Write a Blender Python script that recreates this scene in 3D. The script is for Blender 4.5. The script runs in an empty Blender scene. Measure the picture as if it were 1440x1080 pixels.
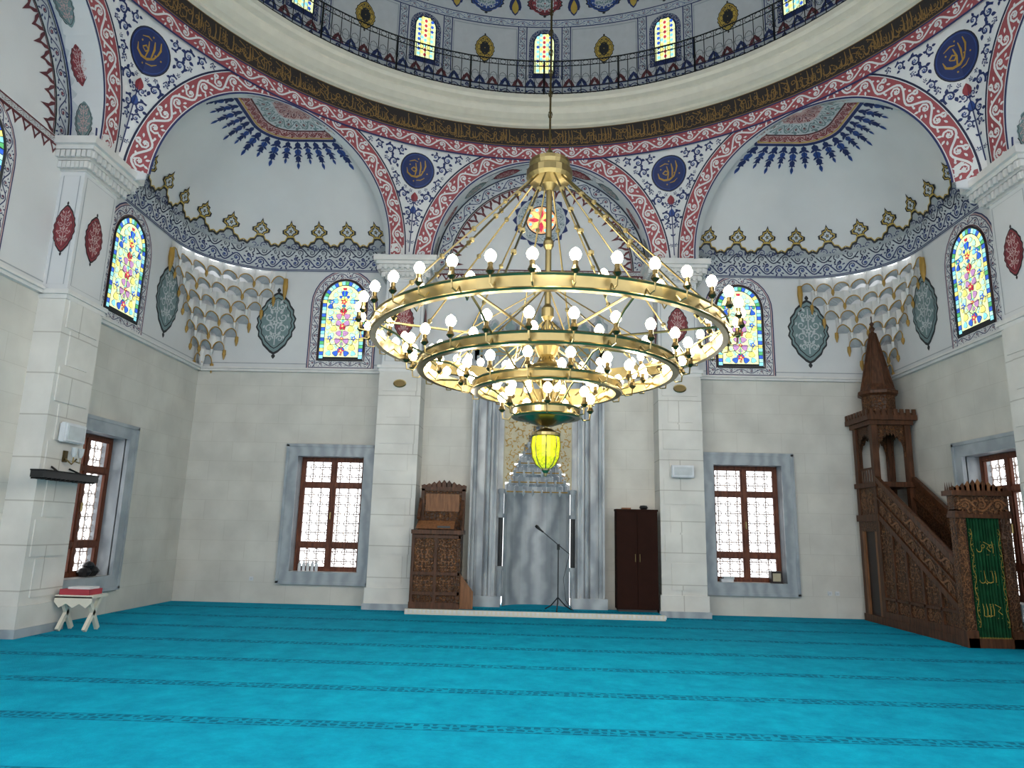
import bpy, math, random, bisect
from math import sin, cos, pi, sqrt, atan2, tan, radians, floor as fl
from mathutils import Vector, Matrix
random.seed(11)
W=7.6; A=7.1; ZS=7.4; RA=2.42; ZR=10.2
# ------------------------------------------------------------------ materials
def lin(c): return c/12.92 if c<=.04045 else ((c+.055)/1.055)**2.4
def col(h): return tuple(lin(int(h[i:i+2],16)/255) for i in (0,2,4))+(1,)
def base_mat(name):
    m=bpy.data.materials.new(name); m.use_nodes=True
    nt=m.node_tree; b=nt.nodes['Principled BSDF']
    return m,nt,b
def mat(name,h,rough=.6,metal=0,var=.10,scale=6,bump=0,emit=0,bscale=60,spec=None):
    m,nt,b=base_mat(name); N=nt.nodes.new; L=nt.links.new
    c=col(h); tc=N('ShaderNodeTexCoord'); no=N('ShaderNodeTexNoise'); no.inputs['Scale'].default_value=scale; no.inputs['Detail'].default_value=4
    L(tc.outputs['Object'],no.inputs['Vector'])
    r=N('ShaderNodeValToRGB'); r.color_ramp.elements[0].position=.3; r.color_ramp.elements[1].position=.7
    r.color_ramp.elements[0].color=tuple(x*(1-var) for x in c[:3])+(1,); r.color_ramp.elements[1].color=tuple(min(1,x*(1+var)) for x in c[:3])+(1,)
    L(no.outputs['Fac'],r.inputs['Fac']); L(r.outputs['Color'],b.inputs['Base Color'])
    b.inputs['Roughness'].default_value=rough; b.inputs['Metallic'].default_value=metal
    if spec is not None: b.inputs['Specular IOR Level'].default_value=spec
    if bump:
        n2=N('ShaderNodeTexNoise'); n2.inputs['Scale'].default_value=bscale; L(tc.outputs['Object'],n2.inputs['Vector'])
        bp=N('ShaderNodeBump'); bp.inputs['Strength'].default_value=bump; bp.inputs['Distance'].default_value=.02
        L(n2.outputs['Fac'],bp.inputs['Height']); L(bp.outputs['Normal'],b.inputs['Normal'])
    if emit:
        L(r.outputs['Color'],b.inputs['Emission Color']); b.inputs['Emission Strength'].default_value=emit
        try: m.cycles.emission_sampling='NONE'
        except Exception: pass
    return m
def stone_mat(name,c1,c2,mo,bw=.95,rh=.42,ms=.006):
    m,nt,b=base_mat(name); N=nt.nodes.new; L=nt.links.new
    tc=N('ShaderNodeTexCoord'); sp=N('ShaderNodeSeparateXYZ'); L(tc.outputs['Object'],sp.inputs[0])
    ad=N('ShaderNodeMath'); ad.operation='ADD'; L(sp.outputs[0],ad.inputs[0]); L(sp.outputs[1],ad.inputs[1])
    cb=N('ShaderNodeCombineXYZ'); L(ad.outputs[0],cb.inputs[0]); L(sp.outputs[2],cb.inputs[1])
    br=N('ShaderNodeTexBrick'); L(cb.outputs[0],br.inputs['Vector']); br.inputs['Scale'].default_value=1
    br.inputs['Brick Width'].default_value=bw; br.inputs['Row Height'].default_value=rh; br.inputs['Mortar Size'].default_value=ms
    br.inputs['Color1'].default_value=col(c1); br.inputs['Color2'].default_value=col(c2); br.inputs['Mortar'].default_value=col(mo)
    no=N('ShaderNodeTexNoise'); no.inputs['Scale'].default_value=1.6; no.inputs['Detail'].default_value=10; L(tc.outputs['Object'],no.inputs['Vector'])
    mr=N('ShaderNodeMapRange'); mr.inputs[1].default_value=.3; mr.inputs[2].default_value=.7; mr.inputs[3].default_value=.84; mr.inputs[4].default_value=1.05
    L(no.outputs['Fac'],mr.inputs[0])
    mx=N('ShaderNodeMix'); mx.data_type='RGBA'; mx.blend_type='MULTIPLY'; mx.inputs[0].default_value=1
    L(br.outputs['Color'],mx.inputs[6]); L(mr.outputs[0],mx.inputs[7]); L(mx.outputs[2],b.inputs['Base Color'])
    b.inputs['Roughness'].default_value=.55
    return m
def marble_mat(name,c1,c2,sc=1.5,rough=.3):
    m,nt,b=base_mat(name); N=nt.nodes.new; L=nt.links.new
    tc=N('ShaderNodeTexCoord'); wv=N('ShaderNodeTexWave'); wv.inputs['Scale'].default_value=sc; wv.inputs['Distortion'].default_value=9; wv.inputs['Detail'].default_value=4
    L(tc.outputs['Object'],wv.inputs['Vector']); r=N('ShaderNodeValToRGB'); r.color_ramp.elements[0].color=col(c1); r.color_ramp.elements[1].color=col(c2)
    L(wv.outputs['Fac'],r.inputs['Fac']); L(r.outputs['Color'],b.inputs['Base Color']); b.inputs['Roughness'].default_value=rough
    return m
def wood_mat(name,c1,c2,carved=False):
    m,nt,b=base_mat(name); N=nt.nodes.new; L=nt.links.new
    tc=N('ShaderNodeTexCoord'); mp=N('ShaderNodeMapping'); mp.inputs['Scale'].default_value=(12,12,1.5); L(tc.outputs['Object'],mp.inputs['Vector'])
    no=N('ShaderNodeTexNoise'); no.inputs['Scale'].default_value=2; no.inputs['Detail'].default_value=6; L(mp.outputs[0],no.inputs['Vector'])
    r=N('ShaderNodeValToRGB'); r.color_ramp.elements[0].color=col(c1); r.color_ramp.elements[1].color=col(c2); r.color_ramp.elements[0].position=.35; r.color_ramp.elements[1].position=.65
    L(no.outputs['Fac'],r.inputs['Fac'])
    b.inputs['Roughness'].default_value=.5; b.inputs['Specular IOR Level'].default_value=.3
    if carved:
        v=N('ShaderNodeTexVoronoi'); v.feature='DISTANCE_TO_EDGE'; v.inputs['Scale'].default_value=17; L(tc.outputs['Object'],v.inputs['Vector'])
        mr=N('ShaderNodeMapRange'); mr.inputs[1].default_value=0; mr.inputs[2].default_value=.12; mr.inputs[3].default_value=1.15; mr.inputs[4].default_value=.35; L(v.outputs['Distance'],mr.inputs[0])
        mx=N('ShaderNodeMix'); mx.data_type='RGBA'; mx.blend_type='MULTIPLY'; mx.inputs[0].default_value=1
        L(r.outputs['Color'],mx.inputs[6]); L(mr.outputs[0],mx.inputs[7]); L(mx.outputs[2],b.inputs['Base Color'])
        bp=N('ShaderNodeBump'); bp.inputs['Strength'].default_value=.8; bp.inputs['Distance'].default_value=.02; L(mr.outputs[0],bp.inputs['Height']); L(bp.outputs['Normal'],b.inputs['Normal'])
    else: L(r.outputs['Color'],b.inputs['Base Color'])
    return m
def carpet_mat():
    m,nt,b=base_mat('carpet_blue'); N=nt.nodes.new; L=nt.links.new
    tc=N('ShaderNodeTexCoord'); sp=N('ShaderNodeSeparateXYZ'); L(tc.outputs['Object'],sp.inputs[0])
    def mth(op,a,bv):
        n=N('ShaderNodeMath'); n.operation=op
        for i,x in enumerate((a,bv)):
            if x is None: continue
            if isinstance(x,(int,float)): n.inputs[i].default_value=x
            else: L(x,n.inputs[i])
        return n.outputs[0]
    t=mth('FRACT',mth('DIVIDE',mth('ADD',sp.outputs[1],20.25+.1),1.35),None)
    d=mth('ABSOLUTE',mth('SUBTRACT',t,.08),None)
    inb=mth('LESS_THAN',d,.075)
    edge=mth('LESS_THAN',mth('ABSOLUTE',mth('SUBTRACT',d,.07),None),.008)
    v=N('ShaderNodeTexVoronoi'); v.feature='DISTANCE_TO_EDGE'; v.inputs['Scale'].default_value=13; v.inputs['Randomness'].default_value=.5; L(tc.outputs['Object'],v.inputs['Vector'])
    pat=mth('GREATER_THAN',v.outputs['Distance'],.16)
    k=mth('MAXIMUM',mth('MULTIPLY',inb,mth('ADD',mth('MULTIPLY',pat,.6),.16)),mth('MULTIPLY',edge,.55))
    no=N('ShaderNodeTexNoise'); no.inputs['Scale'].default_value=2.4; no.inputs['Detail'].default_value=10; no.inputs['Roughness'].default_value=.78; L(tc.outputs['Object'],no.inputs['Vector'])
    r=N('ShaderNodeValToRGB'); r.color_ramp.elements[0].color=col('0282a2'); r.color_ramp.elements[1].color=col('069fbe'); r.color_ramp.elements[0].position=.35; r.color_ramp.elements[1].position=.65
    L(no.outputs['Fac'],r.inputs['Fac'])
    mx=N('ShaderNodeMix'); mx.data_type='RGBA'; L(k,mx.inputs[0]); L(r.outputs['Color'],mx.inputs[6]); mx.inputs[7].default_value=col('034c66')
    L(mx.outputs[2],b.inputs['Base Color']); b.inputs['Roughness'].default_value=.95
    b.inputs['Specular IOR Level'].default_value=.08
    n2=N('ShaderNodeTexNoise'); n2.inputs['Scale'].default_value=70; L(tc.outputs['Object'],n2.inputs['Vector'])
    bp=N('ShaderNodeBump'); bp.inputs['Strength'].default_value=.5; bp.inputs['Distance'].default_value=.012; L(n2.outputs['Fac'],bp.inputs['Height']); L(bp.outputs['Normal'],b.inputs['Normal'])
    return m
M=dict(
 plaster=mat('plaster_white','cbcdcf',.8,var=.03,scale=1.5), plaster2=mat('plaster_shaded','b9bcbf',.8,var=.04),
 stone=stone_mat('stone_wall','c6c4bd','cac8c1','bab7af',.95,.42,.004), stone2=stone_mat('stone_pier','cfcdc8','d2d0cb','b0ada6',2.2,.62,.010),
 cream=mat('cornice_cream','d0cbbc',.6,var=.04), marble=marble_mat('marble_grey','8a9299','a1a8ae',1.2), marble2=marble_mat('marble_mihrab','7f868d','a8aeb3',.8), marblew=mat('marble_white','d0cfcd',.4,var=.05),
 carpet=carpet_mat(), navy=mat('paint_navy','1c2b5c',.6), blue=mat('paint_blue','284585',.6), dnavy=mat('paint_dark_navy','141c3c',.6), red=mat('paint_red','823038',.6), dred=mat('paint_dark_red','5a262c',.6), bred=mat('paint_brick_red','96484e',.6),
 pink=mat('paint_pink','bb9e9c',.6), grey=mat('paint_grey','969da2',.6), lgrey=mat('paint_light_grey','b5bbbf',.6), green=mat('paint_green_grey','6e8486',.6), dark=mat('paint_black','202024',.6),
 gold=mat('paint_gold','a07c30',.5), gold2=mat('inscription_gold','846535',.5), ochre=mat('paint_ochre','b29640',.5), inscr=mat('inscription_ground','221d1e',.6), white=mat('paint_white','d2d3d4',.7,var=.03),
 wood=wood_mat('walnut_wood','38200f','583622'), carved=wood_mat('walnut_carved','553520','7a5233',True), woodd=mat('wood_dark','201411',.5), woodl=wood_mat('walnut_light','66432a','855a3a'),
 winw=wood_mat('window_wood','4f281b','70402c'), brass=mat('brass','94855c',.3,1,var=.12), brassd=mat('brass_dark','5d5136',.35,1), iron=mat('iron_black','151517',.5,.6),
 bulb=mat('bulb_glow','ffeec8',.3,emit=30,var=0), globe=mat('globe_green_glass','b4b818',.2,emit=.9,var=.4,scale=30), grille=mat('window_grille','b5a8a0',.6), glassw=mat('white_plastic','c9cdd2',.35),
 curtain=mat('curtain_green','0d4026',.8,var=.3,spec=.2), black=mat('black_plastic','1b1b1d',.4), redc=mat('red_cloth','a03440',.8), cabm=mat('cabinet_dark_brown','2a1712',.85,spec=.1), beige=mat('mihrab_beige','b3aa90',.6), rosy=mat('rosette_glass','e8a878',.4,emit=.9,var=.3,scale=14))
for n,h,e in (('sg_bg','dfe6ae',1.0),('sg_bg2','b4dccb',1.0),('sg_red','c23a50',.85),('sg_blue','3560c4',.9),('sg_green','58ac6c',.9),('sg_cyan','88d2e4',1.0),('sg_orange','dc9c58',.95),('sg_yellow','ece07c',1.0),('sg_pink','b888b8',.9)):
    M[n]=mat(n,h,.2,emit=e,var=.15,scale=20)  # glass emits to imitate daylight behind it; the wall has no opening there
# ------------------------------------------------------------------ mesh builder
class MB:
    def __init__(s,T=None): s.v=[];s.f=[];s.m=[];s.mats=[];s.T=T
    def mi(s,m):
        if m not in s.mats: s.mats.append(m)
        return s.mats.index(m)
    def vt(s,p):
        if s.T: p=s.T(*p)
        s.v.append(tuple(p)); return len(s.v)-1
    def face(s,ps,m):
        s.f.append([s.vt(p) for p in ps]); s.m.append(s.mi(m))
    def raw(s,idx,m): s.f.append(idx); s.m.append(s.mi(m))
    def box(s,x0,x1,y0,y1,z0,z1,m):
        i=[s.vt((x,y,z)) for z in (z0,z1) for y in (y0,y1) for x in (x0,x1)]
        for q in ((0,2,3,1),(4,5,7,6),(0,1,5,4),(2,6,7,3),(0,4,6,2),(1,3,7,5)): s.raw([i[a] for a in q],m)
    def grid(s,f,us,vs,m,off=0):
        idx=[[s.vt(f(u,v,off)) for v in vs] for u in us]
        for i in range(len(us)-1):
            for j in range(len(vs)-1): s.raw([idx[i][j],idx[i+1][j],idx[i+1][j+1],idx[i][j+1]],m)
    def lathe(s,prof,cx,cy,m,n=24,a0=0,a1=2*pi,fn=None):
        mm=m if isinstance(m,list) else [m]*(len(prof)-1)
        idx=[[s.vt((cx+r*sin(a0+(a1-a0)*i/n),cy+r*cos(a0+(a1-a0)*i/n),z)) for r,z in prof] for i in range(n+1)]
        for i in range(n):
            for j in range(len(prof)-1): s.raw([idx[i][j],idx[i+1][j],idx[i+1][j+1],idx[i][j+1]],mm[j])
    def tube(s,pts,r,m,n=6,closed=False):
        P=[Vector(p) for p in pts]; rings=[]
        for i,p in enumerate(P):
            if closed: t=P[(i+1)%len(P)]-P[i-1]
            else: t=P[min(i+1,len(P)-1)]-P[max(i-1,0)]
            t.normalize(); u=t.cross(Vector((0,0,1)))
            if u.length<.05: u=t.cross(Vector((1,0,0)))
            u.normalize(); w=t.cross(u); rr=r[i] if isinstance(r,(list,tuple)) else r
            rings.append([s.vt(p+u*rr*cos(2*pi*k/n)+w*rr*sin(2*pi*k/n)) for k in range(n)])
        R=len(rings)
        for i in range(R if closed else R-1):
            a=rings[i];b=rings[(i+1)%R]
            for k in range(n): s.raw([a[k],a[(k+1)%n],b[(k+1)%n],b[k]],m)
        if not closed: s.raw(rings[0][::-1],m); s.raw(rings[-1],m)
    def beam(s,p,q,w,h,m,side=(1,0,0)):
        p=Vector(p);q=Vector(q);t=(q-p).normalized();u=Vector(side);v=t.cross(u).normalized()
        i=[s.vt(c+u*a*w/2+v*b*h/2) for c in (p,q) for a,b in ((-1,-1),(1,-1),(1,1),(-1,1))]
        for k in range(4): s.raw([i[k],i[(k+1)%4],i[4+(k+1)%4],i[4+k]],m)
        s.raw(i[:4][::-1],m); s.raw(i[4:],m)
    def poly(s,pts,m,f,lay=1,c=None):
        if c is None: c=(sum(p[0] for p in pts)/len(pts),sum(p[1] for p in pts)/len(pts))
        o=lay*.004; ci=s.vt(f(c[0],c[1],o)); ix=[s.vt(f(x,y,o)) for x,y in pts]
        for i in range(len(ix)): s.raw([ci,ix[i],ix[(i+1)%len(ix)]],m)
    def stroke(s,pts,w,m,f,lay=1,closed=False):
        n=len(pts); o=lay*.004; L=[];R=[]
        for i,(x,y) in enumerate(pts):
            if closed: a=pts[i-1];b=pts[(i+1)%n]
            else: a=pts[max(i-1,0)];b=pts[min(i+1,n-1)]
            dx=b[0]-a[0];dy=b[1]-a[1];d=sqrt(dx*dx+dy*dy) or 1
            ww=(w[i] if isinstance(w,list) else w)/2
            L.append(s.vt(f(x-dy/d*ww,y+dx/d*ww,o)));R.append(s.vt(f(x+dy/d*ww,y-dx/d*ww,o)))
        for i in range(n if closed else n-1):
            j=(i+1)%n; s.raw([L[i],R[i],R[j],L[j]],m)
    def obj(s,name,parent=None,smooth=False):
        me=bpy.data.meshes.new(name); me.from_pydata(s.v,[],s.f)
        for m in s.mats: me.materials.append(m)
        me.polygons.foreach_set('material_index',s.m)
        if smooth: me.polygons.foreach_set('use_smooth',[True]*len(s.f))
        me.update(); o=bpy.data.objects.new(name,me); bpy.context.scene.collection.objects.link(o)
        if parent: o.parent=parent
        return o
def rot(k):
    t=k*pi/4; c=cos(t); s_=sin(t)
    return lambda x,y,z:(x*c+y*s_,-x*s_+y*c,z)
def lsp(a,b,n): return [a+(b-a)*i/n for i in range(n+1)]
# motifs
def ell(cx,cy,rx,ry=None,n=14):
    ry=ry or rx; return [(cx+rx*cos(2*pi*i/n),cy+ry*sin(2*pi*i/n)) for i in range(n)]
def leaf(D,f,x,y,a,l,w,m,lay=1):
    n=5; P=[]
    for i in range(n+1):
        t=i/n; P.append((l*t,w*sin(pi*t**.8)/2))
    for i in range(n-1,0,-1):
        t=i/n; P.append((l*t,-w*sin(pi*t**.8)/2))
    c=cos(a);s_=sin(a); D.poly([(x+u*c-v*s_,y+u*s_+v*c) for u,v in P],m,f,lay)
def curl(D,f,cx,cy,R,a0,sg,w,m,lay=1,turns=1.4,n=11):
    P=[];Wd=[]
    for i in range(n+1):
        t=i/n; r=R*(1-.8*t); a=a0+sg*t*turns*2*pi; P.append((cx+r*cos(a),cy+r*sin(a))); Wd.append(w*(1-.45*t))
    D.stroke(P,Wd,m,f,lay)
def flower(D,f,cx,cy,r,m,m2,lay=1,n=5):
    P=[]
    for i in range(n*4):
        a=2*pi*i/(n*4); P.append((cx+r*(.72+.28*cos(n*a))*cos(a),cy+r*(.72+.28*cos(n*a))*sin(a)))
    D.poly(P,m,f,lay); D.poly(ell(cx,cy,r*.28,n=6),m2,f,lay+1)
def scroll(D,f,u0,u1,v0,v1,fg,acc=None,per=None,lw=None,lay=2,leafm=None):
    h=v1-v0; per=per or 1.1*h; n=max(1,round((u1-u0)/per)); per=(u1-u0)/n; vm=(v0+v1)/2; lw=lw or h*.08; leafm=leafm or fg
    pts=[]
    N=n*6
    for i in range(N+1):
        u=u0+(u1-u0)*i/N; pts.append((u,vm+h*.36*sin(pi*(u-u0)/per)))
    D.stroke(pts,lw,fg,f,lay)
    for i in range(n):
        sg=1 if i%2==0 else -1; cu=u0+(i+.5)*per
        curl(D,f,cu,vm-sg*h*.02,h*.3,-sg*pi/2+pi*.1,sg,lw,fg,lay,1.2,9)
        if acc: flower(D,f,cu,vm-sg*h*.02,h*.14,acc,leafm,lay+1)
        for da,dl in ((.5,.28),(-.5,.28),(1.5,.2)):
            leaf(D,f,cu+per*.28*da,vm-sg*h*.3,-sg*pi/2+da,h*dl,h*.13,leafm,lay)
        leaf(D,f,cu-per*.45,vm+h*.3,-.4,h*.25,h*.12,leafm,lay); leaf(D,f,cu-per*.45,vm-h*.3,.4,h*.25,h*.12,leafm,lay)
def bordered(D,f,u0,u1,v0,v1,bg,line,fg,acc,nu,lw=.02,lay=1,nv=1,per=None,leafm=None,slw=None):
    D.grid(f,lsp(u0,u1,nu),lsp(v0,v1,nv),bg,lay*.004)
    for v in (v0+lw/2,v1-lw/2): D.grid(f,lsp(u0,u1,nu),[v-lw/2,v+lw/2],line,(lay+1)*.004)
    scroll(D,f,u0,u1,v0+lw*1.5,v1-lw*1.5,fg,acc,per,lay=lay+1,leafm=leafm,lw=slw)
def glyphs(D,f,u0,u1,v0,v1,m,lay=2,lw=None):
    h=v1-v0; lw=lw or h*.075; u=u0
    while u<u1:
        k=random.random(); w=h*random.uniform(.16,.3)
        if k<.42:
            D.stroke([(u,v0+h*.22),(u+w*.1,v0+h*.55),(u-w*.1,v1-h*.08)],[lw,lw*1.2,lw*.6],m,f,lay)
            if random.random()<.5: D.stroke([(u,v0+h*.22),(u+w*.6,v0+h*.16),(u+w*1.3,v0+h*.25)],lw,m,f,lay)
        elif k<.7:
            c=(u+w*.5,v0+h*random.uniform(.3,.5)); D.stroke([(c[0]+w*.7*cos(a),c[1]+h*.2*sin(a)) for a in lsp(pi,2.15*pi,6)],[lw*.5,lw,lw*1.3,lw*1.3,lw*1.2,lw,lw*.4],m,f,lay); w*=1.4
        elif k<.85:
            D.stroke([(u-w*.4,v1-h*.12),(u+w,v1-h*.3),(u+w*.3,v0+h*.5),(u+w*1.2,v0+h*.3)],lw,m,f,lay); w*=1.3
        else:
            D.stroke(ell(u+w*.3,v0+h*.62,w*.35,h*.1,8),lw*.8,m,f,lay,True)
        for _ in range(1):
            x=u+random.uniform(0,w);y=v0+h*random.choice((.1,.12,.75,.88)); r=lw*.75; D.poly([(x-r,y),(x,y-r),(x+r,y),(x,y+r)],m,f,lay)
        u+=w*.8
def shamsa(D,f,cx,cy,hw,hh,out,fill,pat,lay=1,inner=None):
    def shp(k):
        P=[]
        n=28
        for sgn in (1,-1):
            for i in range(n):
                t=i/n if sgn==1 else 1-i/n
                w_=hw*k*(sin(pi*t)**.7)*(1+.05*cos(14*pi*t)); P.append((cx+sgn*w_,cy+hh*k*(1-2*t)))
        return P
    D.poly(shp(1),out,f,lay); D.poly(shp(.92),fill,f,lay+1); D.stroke(shp(.80),hw*.05,out,f,lay+2,True)
    if inner: D.poly(shp(.5),inner,f,lay+2)
    leaf(D,f,cx,cy+hh*.97,pi/2,hh*.16,hw*.2,out,lay); leaf(D,f,cx,cy-hh*.97,-pi/2,hh*.16,hw*.2,out,lay)
    for r in (-.5,-.18,.18,.5):
        w_=hw*.75*(1-abs(r))**.6
        for sg in (-1,1):
            curl(D,f,cx+sg*w_*.52,cy+hh*r,w_*.36,(pi if sg>0 else 0),sg*(1 if r>0 else -1),hw*.075,pat,lay+3,1.2,9)
            leaf(D,f,cx+sg*w_*.3,cy+hh*(r+.1),pi/2-sg*.5,hh*.16,hw*.14,pat,lay+3)
            leaf(D,f,cx+sg*w_*.95,cy+hh*(r+.0),pi/2+sg*.3,hh*.12,hw*.1,pat,lay+3)
    D.stroke([(cx,cy-hh*.7),(cx,cy+hh*.7)],hw*.06,pat,f,lay+3)
    flower(D,f,cx,cy,hw*.2,pat,fill,lay+4); flower(D,f,cx,cy+hh*.38,hw*.15,pat,fill,lay+4); flower(D,f,cx,cy-hh*.38,hw*.15,pat,fill,lay+4)
def roundel(D,f,cx,cy,r,lay=2):
    D.poly(ell(cx,cy,r,n=32),M['dark'],f,lay); D.poly(ell(cx,cy,r*.95,n=32),M['navy'],f,lay+1)
    D.stroke(ell(cx,cy,r*.88,n=28),r*.03,M['blue'],f,lay+2,True)
    g=M['gold']
    rnd=random.Random(int((cx+cy)*100))
    def S(P,w): D.stroke([(cx+r*x,cy+r*y) for x,y in P],[r*q for q in w],g,f,lay+2)
    S([(-.62,.05),(-.55,-.22),(-.3,-.36),(0,-.34),(.25,-.2),(.38,.02)],[.03,.09,.11,.11,.09,.04])
    S([(.38,.02),(.46,.3),(.40,.62)],[.06,.09,.04]); S([(.16,-.2),(.2,.2),(.14,.52)],[.06,.09,.04]); S([(-.1,-.3),(-.04,.05),(-.12,.4)],[.06,.08,.04])
    S([(-.36,.02),(-.2,.16),(-.04,.06),(-.16,-.08),(-.34,0)],[.05,.08,.08,.07,.04]); S([(-.5,.42),(-.2,.55),(0,.5)],[.03,.06,.03]); S([(.0,-.52),(.25,-.5),(.45,-.36)],[.03,.06,.03])
    for x,y in ((-.45,.25),(.02,.66),(.58,-.12),(-.15,-.6),(.3,-.02)): D.poly(ell(cx+r*x,cy+r*y,r*.045,n=5),g,f,lay+2)
def packed(D,f,inside,bb,rmin,rmax,n,fg,acc=None,mirror=True,lay=2,cols=None,sg=None,thick=.22):
    C=[]; rnd=random.Random(5)
    for it in range(n):
        x=rnd.uniform(bb[0],bb[1]);y=rnd.uniform(bb[2],bb[3]); c=inside(x,y)
        if c<rmin: continue
        for (a,b,r) in C: c=min(c,sqrt((a-x)**2+(b-y)**2)-r)
        if mirror: c=min(c,x)
        lim=rmax*(1-.75*it/n)
        if c<max(rmin,lim*.8): continue
        r=min(c,lim); C.append((x,y,r))
    for x,y,r in C:
        a0=rnd.uniform(0,2*pi); s1=rnd.choice((-1,1))
        for mx in ((1,-1) if mirror else (1,)):
            X=x*mx; a=a0 if mx==1 else pi-a0
            if r<rmin*1.5: leaf(D,f,X-r*cos(a),y-r*sin(a),a,r*2,r*1.2,fg,lay); continue
            curl(D,f,X,y,r*.85,a,s1*mx,r*thick,fg,lay,1.1,9)
            for q in (.6,1.9,3.2,4.5): 
                aa=a+mx*q; leaf(D,f,X+r*.6*cos(aa),y+r*.6*sin(aa),aa+mx*.9,r*.7,r*thick*1.5,fg,lay)
            if acc: flower(D,f,X,y,r*.32,acc,M['white'],lay+1)
    return C
def pathmap(f,pts):
    S=[0]
    for a,b in zip(pts,pts[1:]): S.append(S[-1]+sqrt((b[0]-a[0])**2+(b[1]-a[1])**2))
    N=[]
    for i in range(len(pts)):
        a=pts[max(i-1,0)];b=pts[min(i+1,len(pts)-1)];dx=b[0]-a[0];dy=b[1]-a[1];d=sqrt(dx*dx+dy*dy) or 1;N.append((dy/d,-dx/d))
    def g(u,v,off=0):
        u=min(max(u,0),S[-1]-1e-6)
        lo=0
        while S[lo+1]<u: lo+=1
        t=(u-S[lo])/max(S[lo+1]-S[lo],1e-9)
        x=pts[lo][0]+(pts[lo+1][0]-pts[lo][0])*t;y=pts[lo][1]+(pts[lo+1][1]-pts[lo][1])*t
        nx=N[lo][0]+(N[lo+1][0]-N[lo][0])*t;ny=N[lo][1]+(N[lo+1][1]-N[lo][1])*t
        return f(x+nx*v,y+ny*v,off)
    return g,S[-1]
def archpts(xc,hw,zb,zt,n=14):
    zs=zt-hw*1.1; P=[(xc-hw,z) for z in lsp(zb,zs,6)]
    for i in range(1,n): a=pi-pi*i/n; P.append((xc+hw*cos(a),zs+(zt-zs)*sin(a)))
    return P+[(xc+hw,z) for z in lsp(zs,zb,6)]
def wallf(k,d=W):
    R=rot(k); return lambda x,z,off=0:R(x,d-off,z)
# surfaces
def surf(th,z,off=0):
    k=round(th/(pi/4)); tp=th-k*pi/4; rho=A/cos(tp); w=min(max((z-ZS)/(ZR-ZS),0),1)
    R=rho+(A-rho)*w**1.2-off; return (R*sin(th),R*cos(th),z)
def fs(k): return lambda s_,z,off=0: surf(k*pi/4+atan2(s_,A),z,off)
def cyl(R): return lambda u,z,off=0:((R-off)*sin(u/R),(R-off)*cos(u/R),z)
def polar(f,cx,cz): return lambda u,v,off=0:f(cx+v*cos(u),cz+v*sin(u),off)
# ------------------------------------------------------------------ floor
D=MB(); D.face([(-W,-11,0),(W,-11,0),(W,W,0),(-W,W,0)],M['carpet']); D.obj('floor')
D=MB(); D.box(-2.44,2.40,6.45,7.25,0,.09,M['carpet']); D.box(-2.5,2.45,6.38,6.46,0,.095,M['cream'])
for i in range(60): x=-2.48+i*.083; D.box(x,x+.045,6.355,6.385,.03,.085,M['marblew'])
D.obj('mihrab_step')
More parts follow.
